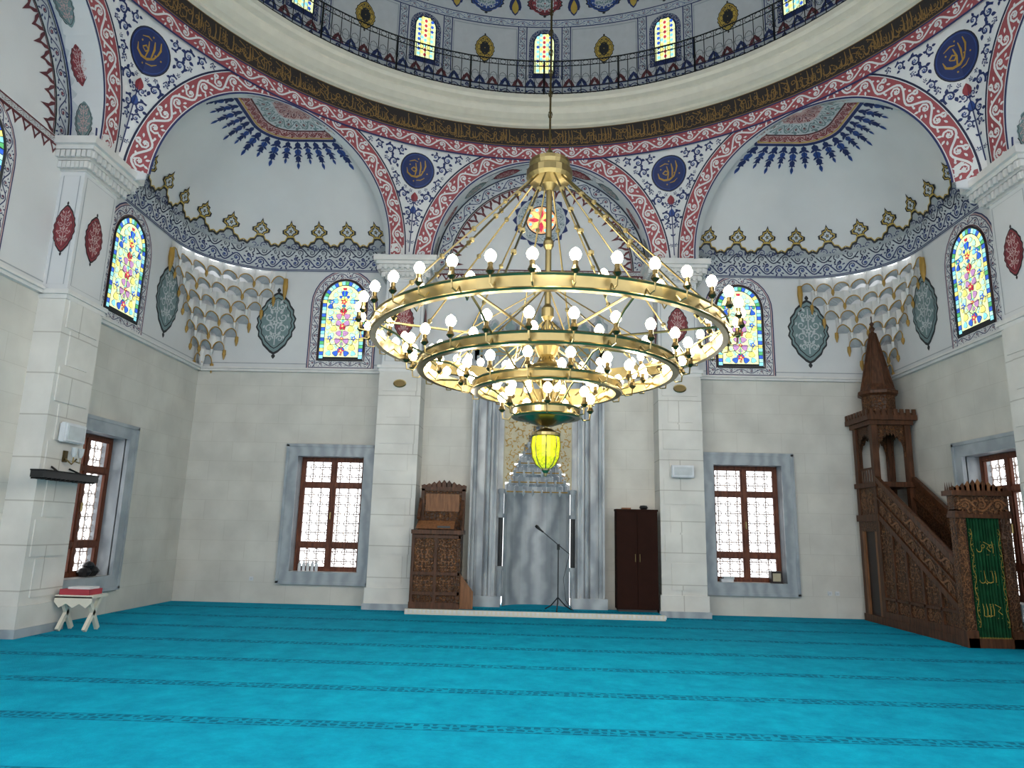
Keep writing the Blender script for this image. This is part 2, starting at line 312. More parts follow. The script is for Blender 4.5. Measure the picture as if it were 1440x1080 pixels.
# ------------------------------------------------------------------ walls
WX=(3.74,5.17); WZ=(.66,3.08)
def build_wall(k,name):
    R=rot(k); D=MB(R); f=wallf(k); D0=MB()
    xs=[-7.6,-5.17,-3.74,-.72,.72,3.74,5.17,7.6]; zs=[0,.66,3.08,3.3,4.98,7.32]
    for i in range(7):
        for j in range(5):
            if i in(1,5) and j==1: continue
            if k==0 and i==3 and j<3: continue
            D.face([(xs[i],W,zs[j]),(xs[i+1],W,zs[j]),(xs[i+1],W,zs[j+1]),(xs[i],W,zs[j+1])],M['stone'] if j<4 else M['plaster'])
    D.face([(-2.9,W,7.32),(2.9,W,7.32),(2.9,W,10.2),(-2.9,W,10.2)],M['plaster'])
    D.T=None
    for (a,b) in ((-2.45,2.45),(3.45,7.55),(-7.55,-3.45)):
        D.grid(f,[a,b],[5.12,5.14],M['grey'],.004)
    g=polar(f,0,7.42)
    nu=40; D.grid(g,lsp(0,pi,nu),[2.1,2.42],M['lgrey'],.004)
    gg=lambda u,v,off=0:g(u/2.26,v,off)
    scroll(D,gg,0,pi*2.26,2.13,2.38,M['navy'],M['red'],.3,lay=2)
    for r in (2.1,2.4): D.grid(g,lsp(0,pi,nu),[r-.015,r+.015],M['dark'],.012)
    n=26
    for i in range(n):
        a=pi*(i+.5)/n; da=pi/n/2; big=i%2
        P=[(a-da,2.08),(a-da*.8,1.98),(a-da*.35,1.93),(a,1.93-.1-.08*big),(a+da*.35,1.93),(a+da*.8,1.98),(a+da,2.08)]
        D.poly(P,M['dred'],g,2,c=(a,2.02)); D.poly([(a-da*.55,2.05),(a,1.93),(a+da*.55,2.05)],M['lgrey'],g,3)
    D.grid(f,[-2.45,2.45],[7.28,7.42],M['dred'],.004); D.grid(f,[-2.45,2.45],[7.31,7.39],M['lgrey'],.008)
    scroll(D,f,-2.45,2.45,7.31,7.39,M['dred'],None,.12,lay=3)
    n=24
    for i in range(n):
        x=-2.45+4.9*(i+.5)/n; D.poly([(x-.1,7.28),(x-.04,7.2),(x,7.12),(x+.04,7.2),(x+.1,7.28)],M['dred'],f,1); D.poly([(x-.05,7.265),(x,7.19),(x+.05,7.265)],M['lgrey'],f,2)
    for sg in (-1,1):
        shamsa(D,f,sg*5.95,6.07,.44,.74,M['dark'],M['green'],M['lgrey'],1)
    P=[]
    for i in range(64):
        a=2*pi*i/64; r=.62*(1+.07*cos(16*a)); P.append((r*cos(a),8.63+r*sin(a)))
    D.poly(P,M['navy'],f,1); D.poly(ell(0,8.63,.57,n=32),M['lgrey'],f,2)
    cm,L=pathmap(f,[(.46*cos(a),8.63+.46*sin(a)) for a in lsp(0,2*pi,32)]); scroll(D,cm,0,L,-.08,.08,M['green'],M['navy'],.18,lay=3)
    D.poly(ell(0,8.63,.36,n=32),M['dark'],f,3); D.poly(ell(0,8.63,.33,n=32),M['rosy'],f,4)  # round pane glows by emission, standing in for backlight
    for i in range(8):
        a=i*pi/4; leaf(D,f,.04*cos(a),8.63+.04*sin(a),a,.27,.1,M[('sg_red','sg_yellow')[i%2]],5); D.poly(ell(.27*cos(a+.39),8.63+.27*sin(a+.39),.04,n=8),M['sg_cyan'],f,5)
    return D.obj(name)
build_wall(0,'wall_back'); build_wall(6,'wall_left'); build_wall(2,'wall_right')
tn=0
for k in (0,6,2):
    D=MB(rot(k))
    for a,b in ((-7.6,-3.4),(-2.5,2.5),(3.4,7.6)):
        D.box(a,b,7.52,7.6,4.93,4.98,M['marblew']); D.box(a,b,7.48,7.6,4.98,5.02,M['marblew'])
    tn+=1; D.obj('trim_%d'%tn)
# ------------------------------------------------------------------ windows
wn=0
def window(k,sg):
    global wn
    R=rot(k); D=MB(R); x0,x1=sorted((sg*WX[0],sg*WX[1])); z0,z1=WZ; y=7.6; m=M['marble']
    X0,X1=x0-.24,x1+.24; Z0,Z1=.42,3.32
    for a,b,c,d in ((X0,x0,Z0,Z1),(x1,X1,Z0,Z1),(x0,x1,z1,Z1),(x0,x1,Z0,z0)): D.box(a,b,7.53,7.62,c,d,m)
    D.box(X0-.02,X1+.02,7.515,7.55,Z1-.04,Z1+.02,m); D.box(X0-.02,X0+.04,7.515,7.55,Z0,Z1,m); D.box(X1-.04,X1+.02,7.515,7.55,Z0,Z1,m); D.box(X0-.02,X1+.02,7.515,7.55,Z0-.02,Z0+.04,m)
    yb=8.05
    D.face([(x0,y,z0),(x0,yb,z0),(x0,yb,z1),(x0,y,z1)],m);D.face([(x1,y,z0),(x1,yb,z0),(x1,yb,z1),(x1,y,z1)],m)
    D.face([(x0,y,z0),(x1,y,z0),(x1,yb,z0),(x0,yb,z0)],M['marblew']);D.face([(x0,y,z1),(x1,y,z1),(x1,yb,z1),(x0,yb,z1)],m)
    w=M['winw']; ya,yc=7.84,7.91; e=.07
    D.box(x0,x0+e,ya,yc,z0,z1,w);D.box(x1-e,x1,ya,yc,z0,z1,w);D.box(x0+e,x1-e,ya,yc,z0,z0+e,w);D.box(x0+e,x1-e,ya,yc,z1-e,z1,w)
    xm=(x0+x1)/2; D.box(xm-.04,xm+.04,ya-.015,yc,z0+e,z1-e,w)
    for zt in (2.48,1.2): D.box(x0+e,x1-e,ya-.01,yc,zt-.04,zt+.04,w)
    for a,b in ((x0+e,xm-.04),(xm+.04,x1-e)):
        for c,d in ((z0+e,1.16),(1.24,2.44),(2.52,z1-e)):
            t=.028; D.box(a,a+t,ya+.01,yc-.01,c,d,w);D.box(b-t,b,ya+.01,yc-.01,c,d,w);D.box(a+t,b-t,ya+.01,yc-.01,c,c+t,w);D.box(a+t,b-t,ya+.01,yc-.01,d-t,d,w)
    D.box(xm-.012,xm+.012,ya-.05,ya-.015,1.75,1.9,M['brass'])
    g=M['grille']; yg=8.04; nx=7; nz=12
    for i in range(nx+1): x=x0+(x1-x0)*i/nx; D.box(x-.009,x+.009,yg-.009,yg+.009,z0,z1,g)
    for j in range(nz+1): z=z0+(z1-z0)*j/nz; D.box(x0,x1,yg-.008,yg+.008,z-.009,z+.009,g)
    for i in range(nx+1):
        for j in range(nz+1):
            x=x0+(x1-x0)*i/nx;z=z0+(z1-z0)*j/nz
            D.tube([(x+.06*cos(a),yg-.02,z+.06*sin(a)) for a in lsp(0,2*pi,8)[:-1]],.010,g,4,True)
    wn+=1; return D.obj('window_%d'%wn)
for k in (0,6,2):
    for sg in (-1,1): window(k,sg)
def stained(k,xc):
    f=wallf(k); D=MB(); zb,zt,hw=5.24,7.08,.49
    D.poly(archpts(xc,.76,5.0,7.36),M['navy'],f,1,c=(xc,6)); D.poly(archpts(xc,.735,5.025,7.335),M['pink'],f,2,c=(xc,6)); D.poly(archpts(xc,.71,5.05,7.31),M['navy'],f,3,c=(xc,6)); D.poly(archpts(xc,.695,5.065,7.295),M['white'],f,4,c=(xc,6))
    mp=archpts(xc,.615,5.06,7.215); g,L=pathmap(f,mp); scroll(D,g,0,L,-.075,.075,M['navy'],M['red'],.21,lay=5,lw=.017)
    D.stroke(archpts(xc,.535,5.2,7.13),.018,M['dred'],f,6)
    gb=lambda u,v,off=0:f(u,v,off); scroll(D,gb,xc-.55,xc+.55,5.08,5.2,M['navy'],M['red'],.21,lay=5,lw=.015)
    P=archpts(xc,hw+.02,zb-.02,zt+.02); P.append(P[0])
    D.tube([f(x,z,.03) for x,z in P],.018,M['dark'],5)
    D.poly(archpts(xc,hw,zb,zt),M['dark'],f,5.5,c=(xc,6.1)); 
    g,L=pathmap(f,archpts(xc,hw-.05,zb+.02,zt-.05)); n=50; cs=['sg_cyan','sg_blue','sg_yellow','sg_cyan','sg_green','sg_blue','sg_bg2']
    for i in range(n):
        a=L*i/n+.005;b=L*(i+1)/n-.005; D.face([g(a,-.042,.027),g(b,-.042,.027),g(b,.042,.027),g(a,.042,.027)],M[cs[i%7]])
    ip=archpts(xc,hw-.105,zb+.06,zt-.11); D.poly(ip,M['sg_bg'],f,6.5,c=(xc,6.1))
    h2=hw-.11; zs=zt-.11-h2*1.1
    def inside(x,z):
        c=min(h2-abs(x),z-zb-.07)
        if z>zs: c=min(c,h2-sqrt(x*x+(z-zs)**2))
        return c
    rnd=random.Random(3); C=[]
    for it in range(1500):
        x=rnd.uniform(0,h2);z=rnd.uniform(zb,zt); c=inside(x,z); c=min(c,x if x>.03 else c)
        for q in C: c=min(c,sqrt((q[0]-x)**2+(q[1]-z)**2)-q[2])
        lim=.075*(1-.62*it/1500)
        if c<lim*.75: continue
        C.append((x,z,min(c,lim)))
    pal=['sg_blue','sg_green','sg_bg2','sg_cyan','sg_yellow','sg_bg2','sg_green','sg_cyan','sg_yellow','sg_blue','sg_bg2']
    for x,z,r in C:
        m=M[rnd.choice(pal)] if x>.11 else M[rnd.choice(['sg_red','sg_pink','sg_cyan','sg_blue','sg_yellow'])]; a=rnd.uniform(0,6)
        for s_ in (1,-1):
            aa=a if s_>0 else pi-a
            P=[(xc+s_*x+r*.95*(1+.15*cos(3*t+aa))*cos(t),z+r*.95*(1+.15*cos(3*t+aa))*sin(t)) for t in lsp(0,2*pi,12)[:-1]]
            D.poly(P,M['dark'],f,7); D.poly([(xc+s_*x+(p[0]-xc-s_*x)*.88,z+(p[1]-z)*.88) for p in P],m,f,8)
    D.stroke([(xc,zb+.1),(xc,zt-.25)],.02,M['sg_green'],f,9)
    for s_ in (-1,1):
        for z in (zb+.25,zb+.7,zb+1.1): D.stroke([(xc,z),(xc+s_*.13,z+.1),(xc+s_*.24,z+.08),(xc+s_*.27,z+.2)],.014,M['dark'],f,9); flower(D,f,xc+s_*.27,z+.24,.07,M['sg_blue'],M['sg_yellow'],9)
    for i,z in enumerate(lsp(zb+.2,zt-.5,4)): flower(D,f,xc,z,.08 if i%2==0 else .055,M['sg_red'],M['sg_yellow'],10)
    for z in lsp(zb,zt,4)[1:-1]: D.stroke([(xc-hw,z),(xc+hw,z)],.010,M['dark'],f,12)
    D.obj('stained_glass_window')
for k in (0,6,2):
    for sg in (-1,1): stained(k,sg*4.43)
stained(6,.72); stained(2,-.72)
# ------------------------------------------------------------------ piers
def pier(k,xc,y0,hw=.45):
    D=MB(rot(k)); a,b=xc-hw,xc+hw; st=M['stone2']; pl=M['plaster']; mw=M['marblew']
    D.box(a,b,y0,W,0,4.95,st); D.box(a-.06,b+.06,y0-.06,W,0,.12,M['marble']); D.box(a-.03,b+.03,y0-.03,W,.12,.42,st)
    z=.5; i=0
    while z<4.7:
        h=.56; inset=.0 if i%2 else .12
        D.box(a+.08+inset,b-.08-inset,y0-.018,y0,z+.02,z+h-.02,st); z+=h; i+=1
    D.box(a-.05,b+.05,y0-.05,W,4.93,5.0,mw); D.box(a-.02,b+.02,y0-.02,W,4.86,4.93,mw)
    D.box(a+.03,b-.03,y0+.03,W,5.0,6.95,pl)
    for j in range(5):
        e=.02+.045*j; zz=6.95+.07*j; D.box(a-e+.02,b+e-.02,y0-e+.02,W,zz,zz+.07,mw)
        if j in(1,3):
            n=10
            for q in range(n):
                x=a-e+(b-a+2*e)*(q+.5)/n; D.box(x-.03,x+.03,y0-e-.02,y0-e+.02,zz-.05,zz+.06,mw)
            for q in range(7):
                for s_ in (-1,1):
                    y=y0-e+(7.6-y0+e)*(q+.5)/7; xx=(a-e) if s_<0 else (b+e); D.box(xx-.02,xx+.02,y-.03,y+.03,zz-.05,zz+.06,mw)
    D.box(a-.24,b+.24,y0-.24,W,7.3,7.42,mw)
    D.T=None
    f=wallf(k,y0+.03); shamsa(D,f,xc,6.0,.22,.40,M['dark'],M['red'],M['pink'],1)
    D.stroke([(a+.09,5.1),(b-.09,5.1),(b-.09,6.88),(a+.09,6.88)],.016,M['grey'],f,1,True)
    R=rot(k)
    for s_,xx in ((-1,a+.03),(1,b-.03)):
        g=(lambda s_,xx:lambda u,z,off=0:R(xx+s_*off,u,z))(s_,xx); shamsa(D,g,(y0+.03+7.6)/2,6.0,.17,.40,M['dark'],M['red'],M['pink'],1)
        D.stroke([(y0+.1,5.1),(7.54,5.1),(7.54,6.88),(y0+.1,6.88)],.014,M['grey'],g,1,True)
    D.obj('pilaster')
for x in (-2.95,2.95): pier(0,x,7.0)
for x in (-2.85,2.83): pier(6,x,7.18,.46); pier(2,x*-1,7.22,.45)
# ------------------------------------------------------------------ arcade / pendentives
D=MB()
al=lsp(0,pi,36)
for k in (0,1,2,3,4,5,6,7):
    f=fs(k)
    cols=[-2.941,-2.7]+[-RA*cos(a) for a in al]+[2.7,2.941]
    prev=None
    for s_ in cols:
        zb=ZS+sqrt(max(RA*RA-s_*s_,0)) if abs(s_)<RA else ZS
        c=[D.vt(f(s_,z)) for z in lsp(zb,ZR,6)]
        if prev:
            for j in range(6): D.raw([prev[j],c[j],c[j+1],prev[j+1]],M['white'])
        prev=c
    R=rot(k); dep=W if k in(0,2,6) else A+.12
    e=[(RA*cos(a),ZS+RA*sin(a)) for a in al]
    F=[D.vt(f(s_,z)) for s_,z in e]; B=[D.vt(R(s_,dep,z)) for s_,z in e]
    for i in range(len(e)-1): D.raw([F[i],F[i+1],B[i+1],B[i]],M['plaster'])
    if k in (3,4,5): continue
    def pf(u,v,off=0,f=f):
        a=u/2.6; s_=v*cos(a); z=ZS+v*sin(a); return f(s_,min(z,ZR),off)
    T=pi*2.6
    D.grid(pf,lsp(0,T,60),[RA+.02,RA+.42],M['bred'],.004)
    scroll(D,pf,0,T,RA+.06,RA+.38,M['white'],M['white'],.33,lw=.038,lay=2,leafm=M['white'])
    for q0,q1,mm,o in ((0,.03,'navy',.012),(.035,.05,'white',.012),(.395,.41,'white',.012),(.41,.445,'dnavy',.012)): D.grid(pf,lsp(0,T,60),[RA+q0,RA+q1],M[mm],o)
    if k in (0,2,6):
        def sf(u,v,off=0,R=R): a=u/RA; return R((RA-off)*cos(a),v,ZS+(RA-off)*sin(a))
        T2=pi*RA
        D.grid(sf,lsp(0,T2,40),[7.14,7.56],M['lgrey'],.004)
        for v in (7.14,7.56): D.grid(sf,lsp(0,T2,40),[v-.015,v+.015],M['navy'],.008)
        for i in range(9):
            u=T2*(i+.5)/9
            D2=lambda x,y,off=0,u=u:sf(u+y,7.35+x,off); shamsa(D,D2,0,0,.15,.34,M['dark'],M['red'] if i%2 else M['green'],M['pink'],2)
for kk in (5,6,7,0,1,2):
    v0=(kk+.5)*pi/4
    fv=lambda w,z,off=0,v0=v0: surf(v0+w/7.35,z,off)
    def inside(w,z):
        tp=pi/8-abs(w)/7.35; s_=A*tan(tp); r=sqrt(s_*s_+(z-ZS)**2)
        c=min(r-(RA+.45),9.84-z); c=min(c,sqrt(w*w+(z-9.38)**2)-.42)
        return c
    packed(D,fv,inside,(0,2.4,7.4,9.9),.022,.14,4600,M['navy'],M['blue'],thick=.30)
    roundel(D,fv,0,9.38,.39)
    D.stroke([(0,7.6),(0,8.85)],.02,M['navy'],fv,2); leaf(D,fv,0,8.7,pi/2,.22,.16,M['red'],3); leaf(D,fv,0,8.45,pi/2,.18,.12,M['blue'],3)
D.obj('ceiling_arcade')
# ------------------------------------------------------------------ dome ring, cornice, drum, dome
D=MB()
D.lathe([(7.1,10.2),(7.1,10.66),(7.02,10.68),(7.02,10.74),(6.92,10.78),(6.80,10.86),(6.74,10.96),(6.74,11.0),(6.62,11.04),(6.58,11.1),(6.58,11.2),(7.19,11.2)],0,0,[M['white']]+[M['cream']]*10,96)
D.lathe([(7.19,11.2),(7.19,13.6)],0,0,M['plaster2'],96)  # white drum plaster, gallery shade put into its colour
dm=[(7.19*cos(t),13.6+5.2*sin(t)) for t in lsp(0,pi/2,20)]
D.lathe(dm,0,0,M['plaster2'],96)
f=cyl(7.1); U=2*pi*7.1; u0,u1=-7.1*2.2,7.1*2.2; nu=120
D.grid(f,lsp(u0,u1,nu),[9.86,10.2],M['bred'],.012); scroll(D,f,u0,u1,9.9,10.17,M['white'],M['white'],.33,lw=.034,lay=4,leafm=M['white'])
D.grid(f,lsp(u0,u1,nu),[9.85,9.885],M['navy'],.018); D.grid(f,lsp(u0,u1,nu),[10.17,10.2],M['navy'],.018)
D.grid(f,lsp(u0,u1,nu),[10.2,10.68],M['inscr'],.004)
for z in (10.215,10.655): D.grid(f,lsp(u0,u1,nu),[z-.008,z+.008],M['gold2'],.008)
glyphs(D,f,u0,u1,10.23,10.64,M['gold2'],3,.02); glyphs(D,f,u0,u1,10.24,10.5,M['gold2'],3,.014)
f=cyl(7.19)
u0,u1=-7.19*1.9,7.19*1.9; nu=100
bordered(D,f,u0,u1,11.40,11.80,M['lgrey'],M['navy'],M['navy'],M['red'],nu,.03,1,1,.3)
for i in range(int((u1-u0)/.3)):
    x=u0+.3*(i+.5); D.poly([(x-.14,11.8),(x-.09,11.92),(x,12.02),(x+.09,11.92),(x+.14,11.8)],M['dred' if i%2 else 'navy'],f,2); D.poly([(x-.05,11.82),(x,11.92),(x+.05,11.82)],M['lgrey'],f,3)
bordered(D,f,u0,u1,13.38,13.6,M['lgrey'],M['navy'],M['blue'],M['red'],nu,.025,1,1,.26)
for i in range(-4,5):
    uc=7.19*i*pi/8; 
    P=archpts(uc,.36,12.02,13.34); D.poly(P,M['navy'],f,2,c=(uc,12.6)); g,L=pathmap(f,archpts(uc,.31,12.05,13.29)); scroll(D,g,0,L,-.05,.05,M['lgrey'],M['red'],.14,lay=3)
    D.poly(archpts(uc,.25,12.13,13.22),M['dark'],f,4,c=(uc,12.6)); D.poly(archpts(uc,.23,12.15,13.20),M['sg_bg'],f,5,c=(uc,12.6))
    rnd=random.Random(i)
    for zz in lsp(12.22,13.1,7):
        for xx,c in ((0,'sg_red'),(-.15,'sg_blue'),(.15,'sg_blue'),(-.075,'sg_yellow'),(.075,'sg_yellow')):
            z2=zz+(.06 if abs(xx)==.075 else 0); D.poly(ell(uc+xx,z2,.036,.045,7),M[c if rnd.random()<.7 else 'sg_cyan'],f,6)
    for xx in (-.11,.11): D.stroke([(uc+xx,12.14),(uc+xx,13.2)],.01,M['dark'],f,7)
    for zz in (12.5,12.85): D.stroke([(uc-.23,zz),(uc+.23,zz)],.01,M['dark'],f,7)
    for sg in (-1,1):
        x=uc+sg*.52; D.grid(f,[x-.1,x+.1],[11.98,13.38],M['lgrey'],.004); 
        h=lambda u,v,off=0,x=x:f(x+v,u,off); scroll(D,h,12.0,13.36,-.08,.08,M['navy'],M['red'],.2,lay=2)
        for q in (-.1,.1): D.grid(f,[x+q-.012,x+q+.012],[11.98,13.38],M['navy'],.012)
    ub=uc+7.19*pi/16
    shamsa(D,f,ub,12.72,.23,.36,M['dark'],M['ochre'],M['dark'],2,inner=M['dark'])
    for z in (12.05,13.32): D.grid(f,lsp(ub-.75,ub+.75,6),[z-.01,z+.01],M['grey'],.006)
    for q in (-.75,.75): D.grid(f,[ub+q-.01,ub+q+.01],[12.05,13.32],M['grey'],.006)
def df(u,v,off=0):
    t=v/6.2; r=(7.19-off)*cos(t); a=u/7.19; return (r*sin(a),r*cos(a),13.6+(5.2-off)*sin(t))
for i in range(-10,11):
    uc=7.19*i*pi/16; shamsa(D,df,uc,.5,.42,.38,M['dark'],M['blue' if i%2 else 'red'],M['lgrey'],2,inner=M['green'])
    leaf(D,df,uc+.7,.1,pi/2,.7,.3,M['navy'],2); leaf(D,df,uc+.7,.15,pi/2,.45,.16,M['ochre'],3)
D.grid(df,lsp(u0,u1,nu),[1.0,1.03],M['navy'],.01); bordered(D,df,u0,u1,1.2,1.5,M['lgrey'],M['navy'],M['red'],M['blue'],nu,.03,1,1,.4)
D.obj('ceiling_dome')
# gallery railing
D=MB(); R=6.64; ir=M['iron']; n=96
for z,r in ((11.26,.014),(11.42,.01),(11.95,.012),(12.08,.018)): D.tube([(R*sin(a),R*cos(a),z) for a in lsp(0,2*pi,n)[:-1]],r,ir,4,True)
n=200
for i in range(n):
    a=2*pi*i/n; x,y=R*sin(a),R*cos(a); D.tube([(x,y,11.2),(x,y,12.08)],.009 if i%8 else .022,ir,4)
    a2=a+pi/n
    if abs((a+pi)%(2*pi)-pi)<1.9:
        P=[(R*sin(a2+.0105*cos(t)),R*cos(a2+.0105*cos(t)),12.015+.055*sin(t)) for t in lsp(0,2*pi,8)[:-1]]; D.tube(P,.007,ir,3,True)
        P=[(R*sin(a2+.012*cos(t)),R*cos(a2+.012*cos(t)),11.62+.12*sin(t)) for t in lsp(0,2*pi,8)[:-1]]; D.tube(P,.006,ir,3,True)
D.obj('gallery_railing')
# ------------------------------------------------------------------ corner semi-domes
ZD=7.3; HD=2.52
def rphi(ph):
    Mx=My=A/sqrt(2); a=pi/4+ph; dx,dy=cos(a),sin(a)
    t=min((W-.01-Mx)/dx if dx>1e-6 else 99,(W-.01-My)/dy if dy>1e-6 else 99)
    if Mx+dx*t>5.8 and My+dy*t>5.8:
        ox=Mx-5.8;oy=My-5.8;b=ox*dx+oy*dy;c=ox*ox+oy*oy-1.79**2; t=-b+sqrt(b*b-c)
    q=abs(math.degrees(ph))
    if q>76: t=min(t,3.03+(2.48-3.03)*(q-76)/14)
    return t
def semidome(sgx):
    D=MB()
    def fd(ph,e,off=0):
        r=(rphi(ph)-off)*cos(e); a=pi/4+ph; x=A/sqrt(2)+r*cos(a); y=A/sqrt(2)+r*sin(a); return (sgx*x,y,ZD+(HD-off)*sin(e))
    phs=lsp(-pi/2,pi/2,60); D.grid(fd,phs,lsp(0,pi/2,20),M['plaster'])
    nsm=len(D.f)
    S=[0];N=200;ps=lsp(-pi/2,pi/2,N);pp=[fd(p,0) for p in ps]
    for a,b in zip(pp,pp[1:]): S.append(S[-1]+sqrt((a[0]-b[0])**2+(a[1]-b[1])**2))
    LT=S[-1]
    def fl_(u,v,off=0):
        u=min(max(u,0),LT-1e-6); i=min(bisect.bisect_right(S,u)-1,N-1); t=(u-S[i])/max(S[i+1]-S[i],1e-9)
        return fd(ps[i]+(ps[i+1]-ps[i])*t,math.asin(min(v/HD,.99)),off)
    D.grid(fl_,lsp(0,LT,100),[-.02,.3,.55],M['lgrey'],.008)
    scroll(D,fl_,0,LT,.05,.33,M['navy'],M['blue'],.26,lay=4,lw=.028); scroll(D,fl_,0,LT,.30,.58,M['dnavy'],M['grey'],.28,lay=4,lw=.026)
    for v in (0,.03): D.grid(fl_,lsp(0,LT,100),[v,v+.018],M['navy'],.018)
    n=13; per=LT/n
    for i in range(n):
        u=per*(i+.5)
        P=[(u-per/2,.46),(u-per/2,.60),(u-per*.38,.56),(u-per*.3,.64),(u-per*.18,.66),(u-per*.12,.74),(u,.77),(u+per*.12,.74),(u+per*.18,.66),(u+per*.3,.64),(u+per*.38,.56),(u+per/2,.60),(u+per/2,.46)]
        D.poly(P,M['grey'],fl_,3,c=(u,.55)); D.stroke(P[1:-1],.055,M['dark'],fl_,5); D.stroke([(a,b+.035) for a,b in P[1:-1]],.022,M['ochre'],fl_,6)
        for s_ in (-1,1):
            curl(D,fl_,u+s_*per*.14,.56,.085,0,s_,.022,M['navy'],5); leaf(D,fl_,u+s_*per*.32,.52,pi/2,.1,.05,M['navy'],5)
        k=1.0; b=.74; w=.20*k; h=.36*k
        Q=[(u-w*.35,b),(u-w*.5,b+h*.2),(u-w,b+h*.3),(u-w*1.05,b+h*.5),(u-w*.6,b+h*.6),(u-w*.6,b+h*.78),(u-w*.2,b+h*.85),(u,b+h*1.1),(u+w*.2,b+h*.85),(u+w*.6,b+h*.78),(u+w*.6,b+h*.6),(u+w*1.05,b+h*.5),(u+w,b+h*.3),(u+w*.5,b+h*.2),(u+w*.35,b)]
        D.poly(Q,M['dark'],fl_,5,c=(u,b+h*.45)); 
        q2=[(u+(x-u)*.74,b+h*.45+(y-b-h*.45)*.74) for x,y in Q]; D.stroke(q2,.024,M['ochre'],fl_,7,True); D.poly([(u+(x-u)*.5,b+h*.45+(y-b-h*.45)*.5) for x,y in Q],M['lgrey'],fl_,7,c=(u,b+h*.45)); flower(D,fl_,u,b+h*.45,.05,M['dark'],M['ochre'],8)
    def pr(a,rho,off=0): return fd(a,pi/2-rho,off)
    d=radians
    D.grid(pr,lsp(-pi/2,pi/2,40),lsp(d(1),d(22),4),M['pink'],.006)
    D.grid(pr,lsp(-pi/2,pi/2,40),[d(20.8),d(22.2)],M['navy'],.012); D.grid(pr,lsp(-pi/2,pi/2,40),[d(19.8),d(20.4)],M['ochre'],.012)
    D.grid(pr,lsp(-pi/2,pi/2,40),[d(15.5),d(16.2)],M['dred'],.012)
    D.grid(pr,lsp(-pi/2,pi/2,40),[d(8.5),d(15.5)],M['lgrey'],.01)
    h=lambda u,v,off=0:pr(u/.9,v/2.75,off)
    scroll(D,h,-pi/2*.9,pi/2*.9,.78,.95,M['red'],M['dred'],.16,lay=4,lw=.022); scroll(D,h,-pi/2*.9,pi/2*.9,.42,.74,M['green'],M['red'],.26,lay=4,lw=.03); scroll(D,h,-pi/2*.9,pi/2*.9,.1,.4,M['red'],M['navy'],.4,lay=4)
    n=17
    for i in range(n):
        a=-pi/2+pi*(i+.5)/n
        def pl(x,y,off=0,a=a):
            rho=(y)/2.75; return pr(a+x/(2.75*max(sin(rho),.1)),rho,off)
        b=1.07; k=1 if i%2 else .82
        D.stroke([(0,b-.02),(0,b+.68*k)],.018,M['navy'],pl,3)
        for j,(yy,ll,ww) in enumerate(((0,.2,.13),(.18,.2,.15),(.36,.2,.12),(.54,.18,.07))): leaf(D,pl,0,b+yy*k,pi/2,ll*k,ww*k,M['navy' if j%2==0 else 'blue'],3+j%2)
        for s_ in (-1,1):
            leaf(D,pl,0,b+.12*k,pi/2+s_*.9,.14,.055,M['navy'],3); leaf(D,pl,0,b+.32*k,pi/2+s_*.9,.13,.05,M['navy'],3); leaf(D,pl,0,b+.48*k,pi/2+s_*.9,.09,.04,M['navy'],3)
    for s_ in (-1,1):
        h=lambda u,v,off=0,s_=s_:fd(s_*(pi/2-.03-v/3),u/2.6,off)
        scroll(D,h,.9,2.6,.0,.12,M['green'],M['red'],.2,lay=2)
    o=D.obj('ceiling_semi_dome')
    for i in range(nsm): o.data.polygons[i].use_smooth=True
semidome(-1); semidome(1)
def muq(sgx):
    D=MB(lambda x,y,z:(sgx*x,y,z)); n=7; zt=7.3; dz=.315; w=M['marblew']; g=M['gold']
    def arc(R,t,bul=0):
        a=t*pi/2; c=W-R-.0; rr=R+bul; return (min(c+rr*cos(a),W-.005),min(c+rr*sin(a),W-.005))
    for k in range(n):
        R=1.8*(1-k/(n+.2)); R2=1.8*(1-(k+1)/(n+.2)); z1=zt-k*dz; z0=z1-dz; nc=max(2,8-k) 
        for c in range(nc):
            top=[];bot=[];inn=[]
            for i in range(9):
                t=(c+i/8)/nc; s_=sin(pi*i/8)
                x,y=arc(R,t,-.03+.12*s_*R/1.8); top.append((x,y,z1)); bot.append((x,y,z0+.7*dz*(s_**.6)-.02))
                x2,y2=arc(R2,t,.0) if R2>.05 else (W-.02,W-.02); inn.append((x2,y2,z0+.3*dz*s_))
            for i in range(8):
                D.face([top[i],top[i+1],bot[i+1],bot[i]],w); D.face([bot[i],bot[i+1],inn[i+1],inn[i]],M['grey'])  # grey inner faces paint in the shadow between the white cells
            D.tube(bot,.013,g,4)
            x,y,z=bot[0]
            D.tube([(x,y,z+.02),(x,y,z-.05),(x,y,z-.12)],[.03,.035,.008],g if (c==0 or (c+k)%3==0) else w,6)
        x,y,z=bot[-1]; D.tube([(x,y,z+.02),(x,y,z-.08),(x,y,z-.2)],[.035,.04,.01],g,6)
    for t in (0,1):
        x,y=arc(1.8,t,-.05); D.tube([(x,y,7.1),(x,y,6.9),(x,y,6.75),(x,y,6.6)],[.05,.06,.045,.01],g,8)
    D.tube([(W-.08,W-.08,5.4),(W-.08,W-.08,5.15),(W-.08,W-.08,5.02)],[.09,.06,.03],M['marblew'],8)
    D.obj('muqarnas_corbel')
muq(-1); muq(1)
